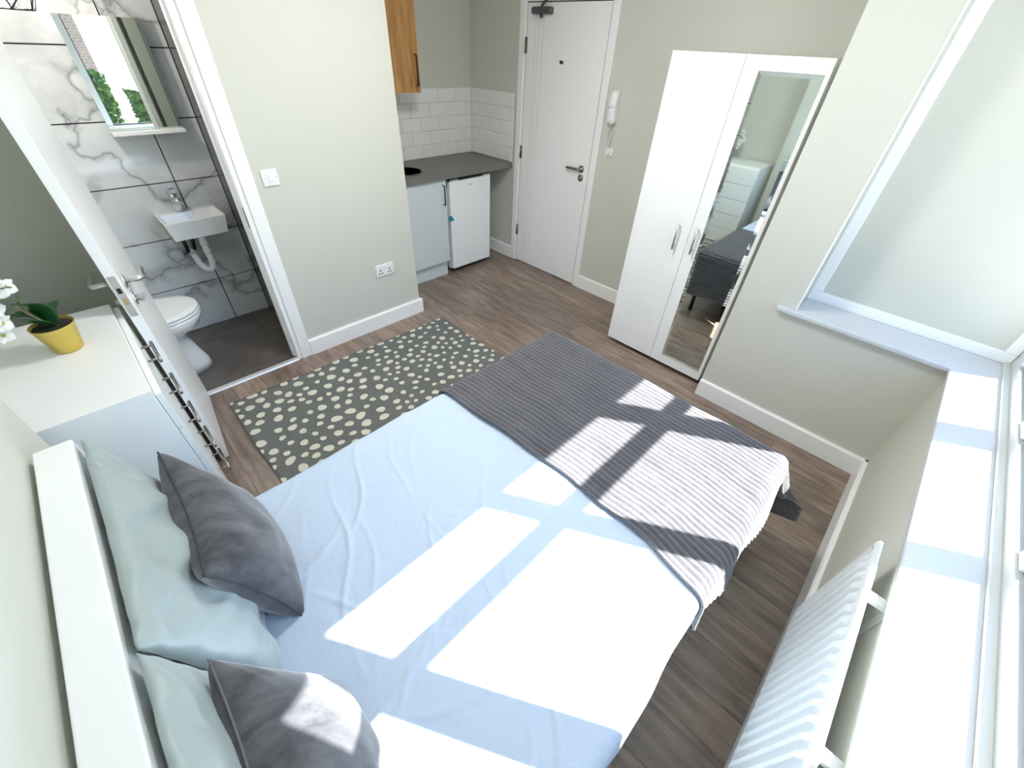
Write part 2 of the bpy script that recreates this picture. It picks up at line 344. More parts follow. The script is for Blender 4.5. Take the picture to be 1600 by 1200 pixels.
c = MB().box((2.955, 2.60, 1.925), (3.002, 2.79, 1.965)); c.build('door_closer', dark_metal, D1, .012, 4)
MB().tube([(2.97, 2.70, 1.96), (2.97, 2.68, 1.985), (2.96, 2.60, 2.02), (2.985, 2.45, 2.03)], .009).lathe([(.012, 0), (.012, .02)], (2.975, 2.70, 1.905), 16).build('closer_arm', dark_metal, D1)

# ---------------------------------------------------------------- bathroom door, open into the room
D2 = thing('door_2', (.043, 2.60, 0), 'white bathroom door standing open beside the chest of drawers', 'door', None, 'structure')
hx, hy = .043, 2.600; fx, fy = -.028, 1.997
dv = Vector((fx-hx, fy-hy, 0)); LEN = dv.length; dv.normalize(); nv = Vector((dv.y, -dv.x, 0))   # nv points to -X side
if nv.x > 0: nv = -nv
MD = Matrix(((dv.x, nv.x, 0, hx), (dv.y, nv.y, 0, hy), (0, 0, 1, 0), (0, 0, 0, 1)))   # local: u along leaf, v thickness, z
MB().box((0, 0, .012), (LEN, .035, 1.985), MD).build('leaf', white_paint, D2, .0015)
MB().box((LEN-.001, .006, .868), (LEN+.0012, .030, 1.032), MD).build('latch_plate', steel, D2)
MB().box((LEN-.002, .011, .965), (LEN+.004, .024, .985), MD).build('latch_bolt', black_metal, D2)
MB().box((LEN-.002, .011, .915), (LEN+.002, .024, .945), MD).build('dead_bolt', amber, D2)
for s_, v0 in ((-1, 0.0), (1, .035)):
    zc = .985; u0 = LEN-.06
    pts = [(u0, v0, zc), (u0, v0+s_*.048, zc), (u0-.004, v0+s_*.056, zc), (u0-.012, v0+s_*.06, zc), (u0-.105, v0+s_*.06, zc)]
    q = MB().tube([MD @ Vector(p) for p in pts], .0095); 
    q.lathe([(.025, 0), (.025, .008), (.012, .009)], MD @ Vector((u0, v0, zc)), 24, (MD.to_3x3() @ Matrix.Rotation(-s_*math.pi/2, 3, 'X')).to_4x4())
    q.build('lever_handle', steel, D2)
    q = MB().lathe([(.025, 0), (.025, .008), (.012, .009), (.012, .02)], MD @ Vector((u0, v0, zc-.072)), 24, (MD.to_3x3() @ Matrix.Rotation(-s_*math.pi/2, 3, 'X')).to_4x4())
    if s_ < 0: q.box((u0-.004, -.045, zc-.089), (u0+.004, -.015, zc-.055), MD)
    q.build('thumb_turn' if s_ < 0 else 'lock_rose', chrome, D2)
mb = MB().box((.60, 2.61, 0), (.632, 2.725, 2.03)).box((0.008, 2.61, 0), (.038, 2.725, 2.03)).box((.008, 2.61, 2.0), (.632, 2.725, 2.03))
mb.box((.588, 2.665, 0), (.604, 2.70, 2.0)).build('door_lining', white_paint, D2, .002)
mb = MB().box((.625, 2.597, 0), (.695, YB, 2.09)).box((-.045, 2.597, 0), (.02, YB, 2.09)).box((.02, 2.597, 2.022), (.625, YB, 2.09))
mb.build('architrave', white_paint, D2, .006)
MB().box((.5995, 2.622, .90), (.601, 2.640, 1.01)).build('strike_plate', black_metal, D2)
MB().prism([Vector((0, 2.604, 0)), Vector((0, 2.609, .009)), Vector((0, 2.636, .011)), Vector((0, 2.644, .002))], (.04, 0, 0), (.60, 0, 0)).build('threshold_strip', mat('aluminium_strip', (.86, .87, .88), .35, .6), D2)

# ---------------------------------------------------------------- wall switch, socket
t = thing('light_switch', (.778, YB, 1.137), 'white light switch beside the bathroom doorway', 'switch')
MB().box((.735, YB-.009, 1.095), (.821, YB, 1.178)).build('plate', plastic, t, .004, 3)
MB().box((.765, YB-.014, 1.118), (.791, YB-.008, 1.156)).build('rocker', plastic, t, .003)
for x in (.748, .808): MB().lathe([(.0035, 0), (.0035, .001)], (x, YB-.009, 1.137), 12, Matrix.Rotation(math.pi/2, 4, 'X')).build('screw', steel, t)
t = thing('power_socket', (1.357, YB, .444), 'white double power socket low on the wall', 'socket')
MB().box((1.284, YB-.010, .402), (1.430, YB, .487)).build('plate', plastic, t, .004, 3)
for x in (1.320, 1.394):
    q = MB()
    for dx, dz, w_, h_ in ((0, .008, .004, .008), (-.011, -.014, .007, .004), (.011, -.014, .007, .004)): q.box((x+dx-w_, YB-.0108, .438+dz-h_), (x+dx+w_, YB-.009, .438+dz+h_))
    q.build('socket_holes', mat('socket_hole', (.08, .08, .1), .6), t)
for x in (1.345, 1.369): MB().box((x-.007, YB-.014, .462), (x+.007, YB-.009, .478)).build('rocker', plastic, t, .002)

# ---------------------------------------------------------------- kitchenette
# splashback: metro tiles with bevelled faces
def metro_wall(mb, u0, u1, z0, z1, put):
    r = 0; z = z0; H = .1052; Wd = .2
    while z < z1-.004:
        zt = min(z+H, z1); x = u0 - (Wd/2 if r % 2 else 0)
        while x < u1-.004:
            a = max(x, u0); b = min(x+Wd, u1)
            if b-a > .012 and zt-z > .012:
                g_ = .0014; q = .007
                P8 = [(a+g_, 0, z+g_), (b-g_, 0, z+g_), (b-g_, 0, zt-g_), (a+g_, 0, zt-g_), (a+g_, .003, z+g_), (b-g_, .003, z+g_), (b-g_, .003, zt-g_), (a+g_, .003, zt-g_)]
                Q8 = [(a+g_, .003, z+g_), (b-g_, .003, z+g_), (b-g_, .003, zt-g_), (a+g_, .003, zt-g_), (a+q, .007, z+q), (b-q, .007, z+q), (b-q, .007, zt-q), (a+q, .007, zt-q)]
                mb.hexa([put(*p) for p in P8]); mb.hexa([put(*p) for p in Q8])
            x += Wd
        z += H; r += 1
t = thing('splashback', (2.3, YK, .9), 'white metro wall tiles in the kitchenette corner', 'tiles')
mb = MB(); metro_wall(mb, XK, XD-.008, .902, 1.428, lambda u, d, z: Vector((u, YK-.002-d, z))); mb.mi = 1; mb.box((XK, YK-.0025, .902), (XD, YK, 1.43)); mb.build('back_tiles', [metro, grout_w], t)
mb = MB(); metro_wall(mb, 2.978, YK-.002, .902, 1.428, lambda u, d, z: Vector((XD-.002-d, u, z))); mb.mi = 1; mb.box((XD-.0025, 2.975, .902), (XD, YK, 1.43)); mb.build('side_tiles', [metro, grout_w], t)
# worktop with sink hole
t = thing('worktop', (2.3, 3.26, .86), 'dark grey stone effect worktop of the kitchenette', 'worktop')
SX, SY, SR = 2.00, 3.235, .145
mb = MB(); bm = mb.bm; n = 40
for z in (.862, .900):
    pass
circ = [(SX+SR*math.cos(2*math.pi*i/n), SY+SR*math.sin(2*math.pi*i/n)) for i in range(n)]
x0, x1, y0, y1 = XK+.001, XD-.011, 2.970, YK-.011
def sqp(a):
    c_, s_ = math.cos(a), math.sin(a); k = []
    if c_ > 1e-9: k.append((x1-SX)/c_)
    if c_ < -1e-9: k.append((x0-SX)/c_)
    if s_ > 1e-9: k.append((y1-SY)/s_)
    if s_ < -1e-9: k.append((y0-SY)/s_)
    r = min(k); return (SX+r*c_, SY+r*s_)
angs = sorted(set([2*math.pi*i/n for i in range(n)]+[math.atan2(b-SY, a-SX) % (2*math.pi) for a in (x0, x1) for b in (y0, y1)]))
ins = [(SX+SR*math.cos(a), SY+SR*math.sin(a)) for a in angs]; outs = [sqp(a) for a in angs]
R4 = [[bm.verts.new((x, y, z)) for x, y in L_] for L_, z in ((ins, .9), (outs, .9), (outs, .862), (ins, .862))]
for q in range(4):
    A, B = R4[q], R4[(q+1) % 4]
    for i in range(len(angs)): mb.face([A[i], A[(i+1) % len(angs)], B[(i+1) % len(angs)], B[i]])
mb.build('slab', worktop_m, t)
MB().box((XK+.001, 2.966, .8605), (XD-.011, 2.9705, .9005)).build('front_edging', worktop_m, t, .002)
t = thing('sink', (SX, SY, .9), 'round dark steel sink bowl set into the grey worktop', 'sink')
MB().lathe([(SR+.008, .902), (SR+.008, .9045), (SR-.004, .9045), (SR-.006, .89), (SR-.02, .80), (SR-.05, .775), (.03, .77), (.03, .768), (SR-.045, .768), (SR-.005, .80), (SR-.0035, .902)], (SX, SY, 0), 40).build('bowl', mat('dark_sink_steel', (.10, .10, .10), .3, .8), t)
MB().lathe([(.024, .771), (.024, .774), (.01, .774)], (SX, SY, 0), 20).build('drain', steel, t)
# base cabinet
t = thing('base_cabinet', (1.94, 3.27, 0), 'pale grey base cabinet under the sink with black handle', 'cabinet')
mb = MB().box((XK+.004, 3.012, .15), (2.24, 3.53, .17)).box((XK+.004, 3.012, .17), (1.64, 3.53, .855)).box((2.222, 3.012, .17), (2.24, 3.53, .855)).box((1.64, 3.515, .17), (2.222, 3.53, .855)); mb.build('carcass', cab_m, t)
MB().box((XK+.004, 3.035, 0.001), (2.236, 3.053, .148)).box((2.22, 3.053, .001), (2.236, 3.5, .148)).build('plinth', cab_m, t, .001)
d = MB().box((XK+.004, 2.991, .152), (2.238, 3.010, .855)).build('door', cab_m, t, .0015)
MB().tube([(2.205, 2.991, .815), (2.205, 2.966, .815), (2.205, 2.966, .66), (2.205, 2.991, .66)], .0055, 8).build('handle', black_metal, d)
# fridge
t = thing('fridge', (2.524, 3.28, 0), 'white undercounter fridge below the grey worktop', 'fridge')
MB().box((2.293, 3.055, .03), (2.755, 3.53, .842)).build('body', fridge_m, t, .006)
MB().box((2.289, 3.012, .828), (2.759, 3.056, .858)).box((2.296, 3.05, .05), (2.752, 3.06, .83)).build('fridge_gap_shade', dark, t)  # black boxes standing for the shade in the gaps above and behind the door
MB().box((2.287, 3.005, .045), (2.761, 3.05, .826)).build('door', fridge_m, t, .008, 4)
MB().box((2.31, 3.02, .03), (2.74, 3.06, .045)).build('vent_grille', dark, t)
for x in (2.33, 2.70): MB().box((x-.03, 3.003, .826), (x+.055, 3.03, .838)).build('hinge_cover', plastic, t, .004)
for x in (2.33, 2.72):
    for y in (3.08, 3.48): MB().lathe([(.015, 0), (.015, .031)], (x, y, 0), 12).build('foot', dark, t)
q = MB()
for i in range(4): q.box((2.512+i*.009, 3.0042, .772), (2.518+i*.009, 3.006, .779))
q.build('logo', mat('grey_logo', (.25, .27, .3), .4), t)
MB().box((2.275, 3.0035, .50), (2.315, 3.006, .525)).box((2.262, 3.004, .505), (2.300, 3.0055, .545)).build('sticker', blue, t)
# wall cabinet
t = thing('wall_cabinet', (1.94, 3.38, 1.43), 'oak wall cabinet with black handle above the sink', 'cabinet')
MB().box((XK+.004, 3.24, 1.432), (2.225, YK-.002, 2.15)).build('carcass', oak, t, .001)
d = MB().box((XK+.004, 3.220, 1.430), (2.226, 3.238, 2.15)).build('door', oak, t, .0015)
MB().tube([(2.192, 3.22, 1.66), (2.192, 3.196, 1.66), (2.192, 3.196, 1.475), (2.192, 3.22, 1.475)], .0055, 8).build('handle', black_metal, d)

# ---------------------------------------------------------------- intercom
t = thing('intercom', (3.0, 1.95, 1.43), 'white intercom handset on the wall right of the entry door', 'intercom')
def hand(u, v):
    z = 1.325+.205*v; a = 2*math.pi*u; w_ = .031+.006*abs(2*v-1)**1.5; 
    e_ = max(0, 1-(abs(2*v-1))**8)**.5
    d_ = .021+.012*abs(2*v-1)**2
    return Vector((2.984+d_*math.cos(a)*e_-.016*(abs(2*v-1)**2 > .0)*(1-abs(2*v-1)**2), 1.952+w_*math.sin(a)*e_, z))
MB().box((2.985, 1.925, 1.33), (XD, 1.979, 1.53)).build('base', plastic, t, .006, 3)
q = MB(); q.grid(hand, 20, 30); q.build('handset', plastic, t)
for dy in (-.008, .008):
    pts = []
    for i in range(160):
        v = i/159; a = i*1.05; cy = 1.952+dy*math.sin(math.pi*v)*2.2; cz = 1.33-.16*v
        pts.append((2.992+.004*math.cos(a), cy+.004*math.sin(a), cz))
    MB().tube(pts, .0016, 6).build('cord', plastic, t)
t = thing('phone_outlet', (3.0, 1.94, 1.145), 'small white outlet plate below the intercom', 'outlet')
MB().box((3.002, 1.905, 1.118), (XD, 1.973, 1.178)).build('plate', plastic, t, .003)
MB().box((3.0005, 1.935, 1.125), (3.003, 1.948, 1.138)).build('port', steel, t)

# ---------------------------------------------------------------- wardrobe
t = thing('wardrobe', (2.73, .942, 0), 'tall white two door wardrobe with a mirror on the right door', 'wardrobe')
XW = 2.465; ZW = 1.756
mb = MB()
mb.box((XW+.022, .570, .03), (3.0, .588, ZW)).box((XW+.022, 1.298, .03), (3.0, 1.316, ZW)).box((XW+.022, .588, ZW-.02), (3.0, 1.298, ZW)).box((XW+.022, .588, .03), (3.0, 1.298, .05)).box((2.985, .588, .05), (3.0, 1.298, ZW-.02))
mb.build('carcass', lacquer, t, .001)
MB().box((XW+.06, .575, .001), (XW+.08, 1.31, .029)).box((2.96, .575, .001), (2.98, 1.31, .029)).box((XW+.08, .575, .001), (2.96, .59, .029)).box((XW+.08, 1.295, .001), (2.96, 1.31, .029)).build('plinth', dark, t)
d = MB().box((XW, .9435, .032), (XW+.019, 1.316, ZW)).build('door', lacquer, t, .001)
def bar_handle(y, z0, z1, par):
    MB().tube([(XW-.028, y, z0), (XW-.028, y, z1)], .006).tube([(XW, y, z0+.02), (XW-.028, y, z0+.02)], .005, 10).tube([(XW, y, z1-.02), (XW-.028, y, z1-.02)], .005, 10).build('handle', steel, par)
bar_handle(1.008, .825, .975, d)
d = MB().box((XW, .570, .032), (XW+.019, .9405, ZW)).build('door', lacquer, t, .001)
bar_handle(.893, .83, .98, d)
ya, yb, za, zb = .590, .866, .095, 1.70
b = .018
MB().box((XW-.001, ya, za), (XW, yb, zb)).hexa([(XW-.001, ya, za), (XW-.001, yb, za), (XW-.001, yb, zb), (XW-.001, ya, zb), (XW-.0045, ya+b, za+b), (XW-.0045, yb-b, za+b), (XW-.0045, yb-b, zb-b), (XW-.0045, ya+b, zb-b)]).build('mirror', mirror_m, d)

# ---------------------------------------------------------------- chest of drawers
t = thing('chest_of_drawers', (-.28, 1.776, 0), 'white chest of five drawers between headboard and bathroom door', 'chest of drawers')
ZC = .885
MB().box((-.485, 1.42, .05), (-.10, 2.13, ZC)).build('carcass', lacquer, t, .0015)
MB().box((-.48, 1.43, .001), (-.12, 2.12, .05)).build('plinth', lacquer, t)
dz = .1535; z = .865
for i in range(5):
    d = MB().box((-.0985, 1.4215, z-dz+.004), (-.080, 2.1285, z)).build('drawer_front', lacquer, t, .0012)
    zh = .815-.1535*i
    MB().tube([(-.046, 1.70, zh), (-.046, 1.86, zh)], .0058).tube([(-.08, 1.725, zh), (-.046, 1.725, zh)], .0042, 8).tube([(-.08, 1.835, zh), (-.046, 1.835, zh)], .0042, 8).build('handle', dark_steel, d)
    z -= dz

# ---------------------------------------------------------------- orchid
PX, PY = -.245, 1.850
t = thing('potted_orchid', (PX, PY, ZC), 'white orchid in a gold pot on the chest of drawers', 'plant')
MB().lathe([(.036, .001), (.038, .003), (.056, .093), (.0575, .095), (.0545, .095), (.052, .08), (.03, .076)], (PX, PY, ZC), 40).build('pot', gold, t)
MB().lathe([(.004, .078), (.053, .080), (.0535, .086), (.03, .092), (.004, .095)], (PX, PY, ZC), 24).build('soil', soil, t)
def leafm(base, tip, wid, sag, up=(0, 0, 1)):
    base, tip = Vector(base), Vector(tip); ax = tip-base; side = ax.cross(Vector(up)).normalized(); nn = side.cross(ax).normalized()
    def fn(u, v):
        w_ = wid*(math.sin(math.pi*min(1, u*.97+.03))**.6)*(1-.25*u); s_ = (v-.5)*2
        return base+ax*u+nn*(sag*math.sin(math.pi*u)+abs(s_)*w_*.25)+side*s_*w_
    q = MB(); q.grid(fn, 16, 6); return q
zt = ZC+.085
for tip, w_, sg in (((-.283, 1.80, zt+.115), .040, .03), ((-.292, 1.80, zt+.07), .036, .0), ((-.20, 1.93, zt+.05), .026, .02), ((-.27, 1.95, zt+.04), .026, .02), ((-.335, 1.86, zt+.055), .030, .03)):
    leafm((PX, PY, zt), tip, w_, sg).build('leaf', leaf_m, t, solid=.0015)
def curve(ps, k=10):
    out = []; ps = [Vector(p) for p in ps]
    for i in range(len(ps)-1):
        a, b_, c_, d_ = ps[max(i-1, 0)], ps[i], ps[i+1], ps[min(i+2, len(ps)-1)]
        for j in range(k):
            u = j/k; out.append(.5*((2*b_)+(-a+c_)*u+(2*a-5*b_+4*c_-d_)*u*u+(-a+3*b_-3*c_+d_)*u**3))
    return out+[ps[-1]]
MB().tube(curve([(PX, PY, zt), (-.275, 1.83, 1.05), (-.262, 1.83, 1.10), (-.258, 1.80, 1.135), (-.27, 1.76, 1.15)]), .0025, 8).build('stem', stem_m, t)
MB().tube(curve([(PX, PY, zt), (-.27, 1.84, 1.04), (-.27, 1.82, 1.09), (-.295, 1.80, 1.105), (-.33, 1.78, 1.09)]), .0028, 8).build('stem', stem_m, t)
MB().tube([(PX+.01, PY, zt-.02), (-.285, 1.82, 1.075)], .0018, 6).build('support_stick', mat('stick', (.35, .26, .12), .7), t)
def bloom(c, nrm, r):
    c = Vector(c); nrm = Vector(nrm).normalized(); a = nrm.orthogonal().normalized(); b_ = nrm.cross(a); q = MB()
    for k in range(5):
        an = 2*math.pi*k/5+.3; d_ = a*math.cos(an)+b_*math.sin(an); sd = nrm.cross(d_); wd = r*(.62 if k in (1, 4) else .36)
        def fn(u, v, d_=d_, sd=sd, wd=wd):
            w_ = wd*math.sin(math.pi*min(1, .06+u*.94))**.7; s_ = (v-.5)*2
            return c+d_*(r*u)+sd*w_*s_+nrm*(.25*r*u*u-.12*r*abs(s_))
        q.grid(fn, 8, 6)
    o = q.build('flower', petal_m, t, solid=.0006)
    MB().lathe([(.001, 0), (r*.16, r*.05), (r*.2, r*.2), (r*.08, r*.42), (.001, r*.45)], c, 12, nrm.to_track_quat('Z', 'Y').to_matrix().to_4x4()).build('flower_centre', petal_c, o)
for c_, n_, r_ in (((-.270, 1.80, 1.142), (.6, -.8, .4), .029), ((-.287, 1.77, 1.145), (.2, -1, .5), .030), ((-.322, 1.80, 1.085), (.8, -.7, .3), .030), ((-.328, 1.79, 1.045), (.7, -.8, .1), .030), ((-.345, 1.76, 1.075), (.3, -1, .4), .032), ((-.345, 1.80, 1.005), (.5, -1, 0), .028), ((-.315, 1.84, 1.16), (.9, .2, .5), .032)):
    bloom(c_, n_, r_)

# ---------------------------------------------------------------- bed
BX0, BX1, BY0, BY1, BZ = -.255, 1.545, -.078, 1.168, .53
t = thing('bed', (.6, .55, 0), 'double bed with white headboard and pale blue sheet under the window', 'bed')
MB().box((-.332, -.14, .02), (-.262, 1.188, .978)).build('headboard', lacquer, t, .004, 3)
MB().box((BX0, BY0+.02, .24), (BX1-.02, BY1-.02, .30)).build('bed_base', black_metal, t, .01)
MB().box((BX0, BY0+.008, .30), (BX1-.008, BY1-.008, BZ-.008)).build('mattress', ceil_paint, t, .03, 4)
for x in (BX0+.06, BX1-.06):
    for y in (BY0+.07, BY1-.07): MB().tube([(x, y, 0), (x, y, .24)], [.014, .018], 12).build('leg', black_metal, t)
def drape(X, Y, x0, x1, y0, y1, top, r=.035, flare=.12):
    dx = (X-x1) if X > x1 else ((X-x0) if X < x0 else 0); dy = (Y-y1) if Y > y1 else ((Y-y0) if Y < y0 else 0)
    cx = min(max(X, x0), x1); cy = min(max(Y, y0), y1); d = math.hypot(dx, dy)
    if d < 1e-9: return Vector((cx, cy, top))
    if d < r*math.pi/2: o, q = r*math.sin(d/r), r*(1-math.cos(d/r))
    else: o, q = r+flare*(d-r*math.pi/2), r+(d-r*math.pi/2)*.99
    return Vector((cx+dx/d*o, cy+dy/d*o, top-q))
def cloth(name, m, parent, fn, nu, nv, disp, thick, lab=None):
    q = MB(); V = q.grid(fn, nu, nv); q.bm.normal_update()
    nn = {v: v.normal.copy() for v in q.bm.verts}
    for i in range(nu+1):
        for j in range(nv+1):
            v = V[i][j]; n_ = nn[v]
            if n_.z < 0 and abs(n_.z) > .5: n_ = -n_
            v.co += n_*disp(i/nu, j/nv, v.co, n_)
    return q.build(name, m, parent, solid=thick)
rr = .035
def sheet_fn(u, v):
    X = -.255+u*(1.545+.16+.255); Y = (BY0-.19)+v*(BY1-BY0+.19+.19)
    p = drape(X, Y, -.9, BX1-rr, BY0+rr, BY1-rr, BZ, rr, .03)
    if p.z < BZ-rr:
        k = (BZ-rr-p.z)/.15; wv = .012*k*math.sin(X*17+math.sin(X*7)*1.5)
        if Y < BY0: p.y -= wv+.004*k; p.z += .02*k*math.sin(X*5)
        if Y > BY1: p.y += wv
    return p
creases = [(random.uniform(-.1, 1.0), random.uniform(0, 1.1), random.uniform(-.9, 1.3), random.uniform(.08, .3), random.uniform(.0025, .005)) for _ in range(34)]
creases += [(random.uniform(-.1, .9), random.uniform(-.05, 1.15), random.uniform(-.9, 1.5), random.uniform(.04, .14), random.uniform(.0012, .003)) for _ in range(60)]
creases += [(.25, .95, 1.0, .3, .006), (.1, .75, 1.2, .35, .006), (.28, .55, .9, .25, .005), (.0, .35, .4, .25, .006), (.75, 1.0, .3, .25, .004)]
def sheet_d(u, v, p, n_):
    h = .006*noise.noise(Vector((p.x*3, p.y*3, 1)))+.0025*noise.noise(Vector((p.x*9+p.y*4, p.y*7, 5)))
    for cx, cy, an, ln, am in creases:
        dx, dy = p.x-cx, p.y-cy
        if abs(dx) > .4 or abs(dy) > .4: continue
        a = dx*math.cos(an)+dy*math.sin(an); b_ = -dx*math.sin(an)+dy*math.cos(an)+.02*math.sin(a*14+cx*9)
        h += am*math.exp(-(a/ln)**2*2)*math.exp(-(b_/.006)**2)
    return max(h, -.004)+.003
cloth('sheet', sheet_m, t, sheet_fn, 300, 230, sheet_d, .003)
# blanket (lies on the bed: a thing of its own)
BT = BZ+.014; r2 = .05; FO = .345; NEAR = .135; FAR = .13; PITCH = .0235
def near_over(x): return .105+.075*min(1, max(0, (x-.8)/.75))
def bl_fn(u, v):
    back = .79
    Yf = v
    X = back+u*((BX1-back)+FO)
    no = near_over(min(X, 1.6)); Y = (BY0-no)+v*((BY1-BY0)+no+FAR)
    X += (1-u)*(.03*math.sin(v*4)-.045*(1-min(1, v*5)))+.004*math.sin(v*31)*(1-u)
    rib = math.cos(2*math.pi*(X-back)/PITCH)
    if v < .01: Y -= .006*rib
    p = drape(X, Y, -9, BX1+.018-r2+.0, BY0+r2-.008, BY1-r2+.008, BT, r2, .10)
    hang = max(0, (BT-r2-p.z))
    if hang > 0:
        k = hang/.3
        ph = Y*13 if X > BX1 else X*15
        w_ = .028*k*math.sin(ph+1.2*math.sin(ph*.37+1))
        if X > BX1: p.x += w_+.01*k
        if Y < BY0+.02: p.y -= w_*1.1+.028*k*(1+ (X > BX1)*1.2)
    if X > BX1 and Y < BY0+.03: cr = min(X-BX1, BY0+.03-Y); p.x += cr*.28; p.y -= cr*.35
    return p
def bl_d(u, v, p, n_):
    X = .79+u*((BX1-.79)+FO); a = (X-.79)/PITCH
    h = .0068*abs(math.cos(math.pi*a))**.6+.0014*noise.noise(p*60)+.006*noise.noise(p*5)
    # soft ridges where it bunches near the back edge
    return h+.003*math.exp(-((u-.0)/.02)**2)
bl = cloth('blanket', blanket_m, None, bl_fn, 420, 170, bl_d, .009)
tag(bl, 'ribbed grey fleece throw across the foot of the bed', 'blanket')

# pillows and cushions
def pillow(name, w_, h_, T, M, m_, wr=.006, seed=0, pipe=None, pinch=.07, label=None, cat='pillow', group=None, pw=.42, slump=0, back=1):
    n_ = 60
    def shape(u, v, s_):
        a, b_ = 2*u-1, 2*v-1
        a2 = math.sin(a*math.pi/2)*.35+a*.65; b2 = math.sin(b_*math.pi/2)*.35+b_*.65
        x = a2*w_/2*(1-pinch*(1-b2*b2)*abs(a2)**2); y = b2*h_/2*(1-pinch*(1-a2*a2)*abs(b2)**2)
        th = T/2*(max(0, (1-a2*a2)*(1-b2*b2)))**pw
        if slump: th *= 1-slump*b2
        if s_ < 0: th *= back
        d_ = wr*noise.noise(Vector((x*9+seed, y*9, s_*3+seed)))+wr*.8*noise.noise(Vector((x*4+y*14+seed, y*5-x*9, s_*2)))
        edge = min(1, 4*(1-max(abs(a2), abs(b2))))
        for q_ in range(3 if wr > .01 else 0): d_ += wr*.55*math.exp(-((x*.8+y*(.5+.3*q_)+(q_-1)*.13+.02*math.sin(y*20+seed))/.018)**2)*s_
        # pleats running in from the corners
        cr = (abs(a2)*abs(b2))**3; d_ += wr*1.2*cr*math.sin(22*(a2-b2*s_)+seed)
        return M @ Vector((x, y, s_*(th+d_*edge)))
    q = MB()
    for s_ in (1, -1): q.grid(lambda u, v, s_=s_: shape(u, v, s_), n_, n_)
    bmesh.ops.remove_doubles(q.bm, verts=q.bm.verts[:], dist=.0004)
    root = thing(name, M @ Vector((0, -h_/2, 0)), label, cat, group)
    q.build('cover', m_, root)
    if pipe:
        k = 40; pts = [shape(i/k, 0, 1) for i in range(k)]+[shape(1, i/k, 1) for i in range(k)]+[shape(1-i/k, 1, 1) for i in range(k)]+[shape(0, 1-i/k, 1) for i in range(k)]
        MB().tube(pts, .0022, 6, closed=True).build('piping', pipe, root)
    return root
def frame(c, xa, ya):      # local x -> xa, local y -> ya (orthonormalised), z = x cross y
    xa = Vector(xa).normalized(); ya = Vector(ya); ya = (ya-xa*ya.dot(xa)).normalized(); za = xa.cross(ya)
    m_ = Matrix((xa, ya, za)).transposed().to_4x4(); m_.translation = Vector(c); return m_
pillow('pillow', .61, .47, .16, frame((-.214, .862, .748), (0.0, 1, 0), (-.14, 0, 1)), satin, .017, 3, None, .04, 'sage satin pillow leaning on the headboard, nearer the chest of drawers', 'pillow', None, .36, .4, .3)
pillow('pillow', .66, .47, .13, frame((-.214, .222, .75), (0, 1, 0), (-.14, 0, 1)), satin, .022, 11, None, .04, 'sage satin pillow leaning on the headboard at the window side', 'pillow', None, .36, .4, .3)
pillow('cushion', .43, .385, .17, frame((-.100, .892, .712), (0.02, 1, 0), (-.24, 0, 1)), velvet, .004, 21, seam_d, .13, 'grey velvet cushion leaning on the pillow beside the chest of drawers', 'cushion', None, .40, .15)
pillow('cushion', .43, .40, .17, frame((-.150, .288, .718), (.07, 1, 0), (-.26, 0, 1)), velvet, .004, 35, seam_m, .13, 'grey velvet cushion with sunlight on it at the window side', 'cushion', None, .40, .15)

# ---------------------------------------------------------------- rug
t = thing('rug', (.88, 2.06, 0), 'grey rug with cream pebble spots beside the bed', 'rug')
rx0, rx1, ry0, ry1 = .10, 1.680, 1.58, 2.415
def rug_fn(u, v):
    x = rx0+(rx1-rx0)*u; y = ry0+(ry1-ry0)*v
    lift = .006*math.exp(-((u)/.03)**2)*(.4+.6*math.sin(v*5)**2)+.002*noise.noise(Vector((x*5, y*5, 0)))
    return Vector((x+.004*math.sin(v*9), y+.003*math.sin(u*15)+.02*(u-.5)*-1, .0095+lift))
q = MB(); q.grid(rug_fn, 80, 40); q.build('base', rug_m, t, solid=.008)
pts = []
tries = 0
while tries < 9000:
    tries += 1; p = (random.uniform(0, 1), random.uniform(0, 1)); x = p[0]*(rx1-rx0); y = p[1]*(ry1-ry0)
    r_ = random.choice((.015, .018, .020, .022, .024))*(1.08 if p[0] < .5 else .9)
    if all(math.hypot((x-a)*.9, y-b_) > r_+c_+.0205 for a, b_, c_ in pts): pts.append((x, y, r_))
q = MB()
for x, y, r_ in pts:
    an = random.uniform(-.6, .6); vs = []; e1 = random.uniform(1.0, 1.25); ph = random.uniform(0, 6)
    for k in range(18):
        a = 2*math.pi*k/18; rad = r_*(1+.08*math.sin(2*a+ph)+.05*math.sin(3*a+ph*2)); px, py = rad*e1*math.cos(a), rad*math.sin(a)
        X = x+px*math.cos(an)-py*math.sin(an); Y = y+px*math.sin(an)+py*math.cos(an)
        X = min(max(X, 0.004), rx1-rx0-.004); Y = min(max(Y, .004), ry1-ry0-.004)
        vv = rug_fn(X/(rx1-rx0), Y/(ry1-ry0)); vs.append(vv)
    lo = [q.bm.verts.new(v) for v in vs]; hi = [q.bm.verts.new(v+Vector((0, 0, .0016))) for v in vs]
    q.face(hi)
    for k in range(18): q.face([lo[k], lo[(k+1) % 18], hi[(k+1) % 18], hi[k]])
o = q.build('cream_spots', cream, t); o['kind'] = 'stuff'

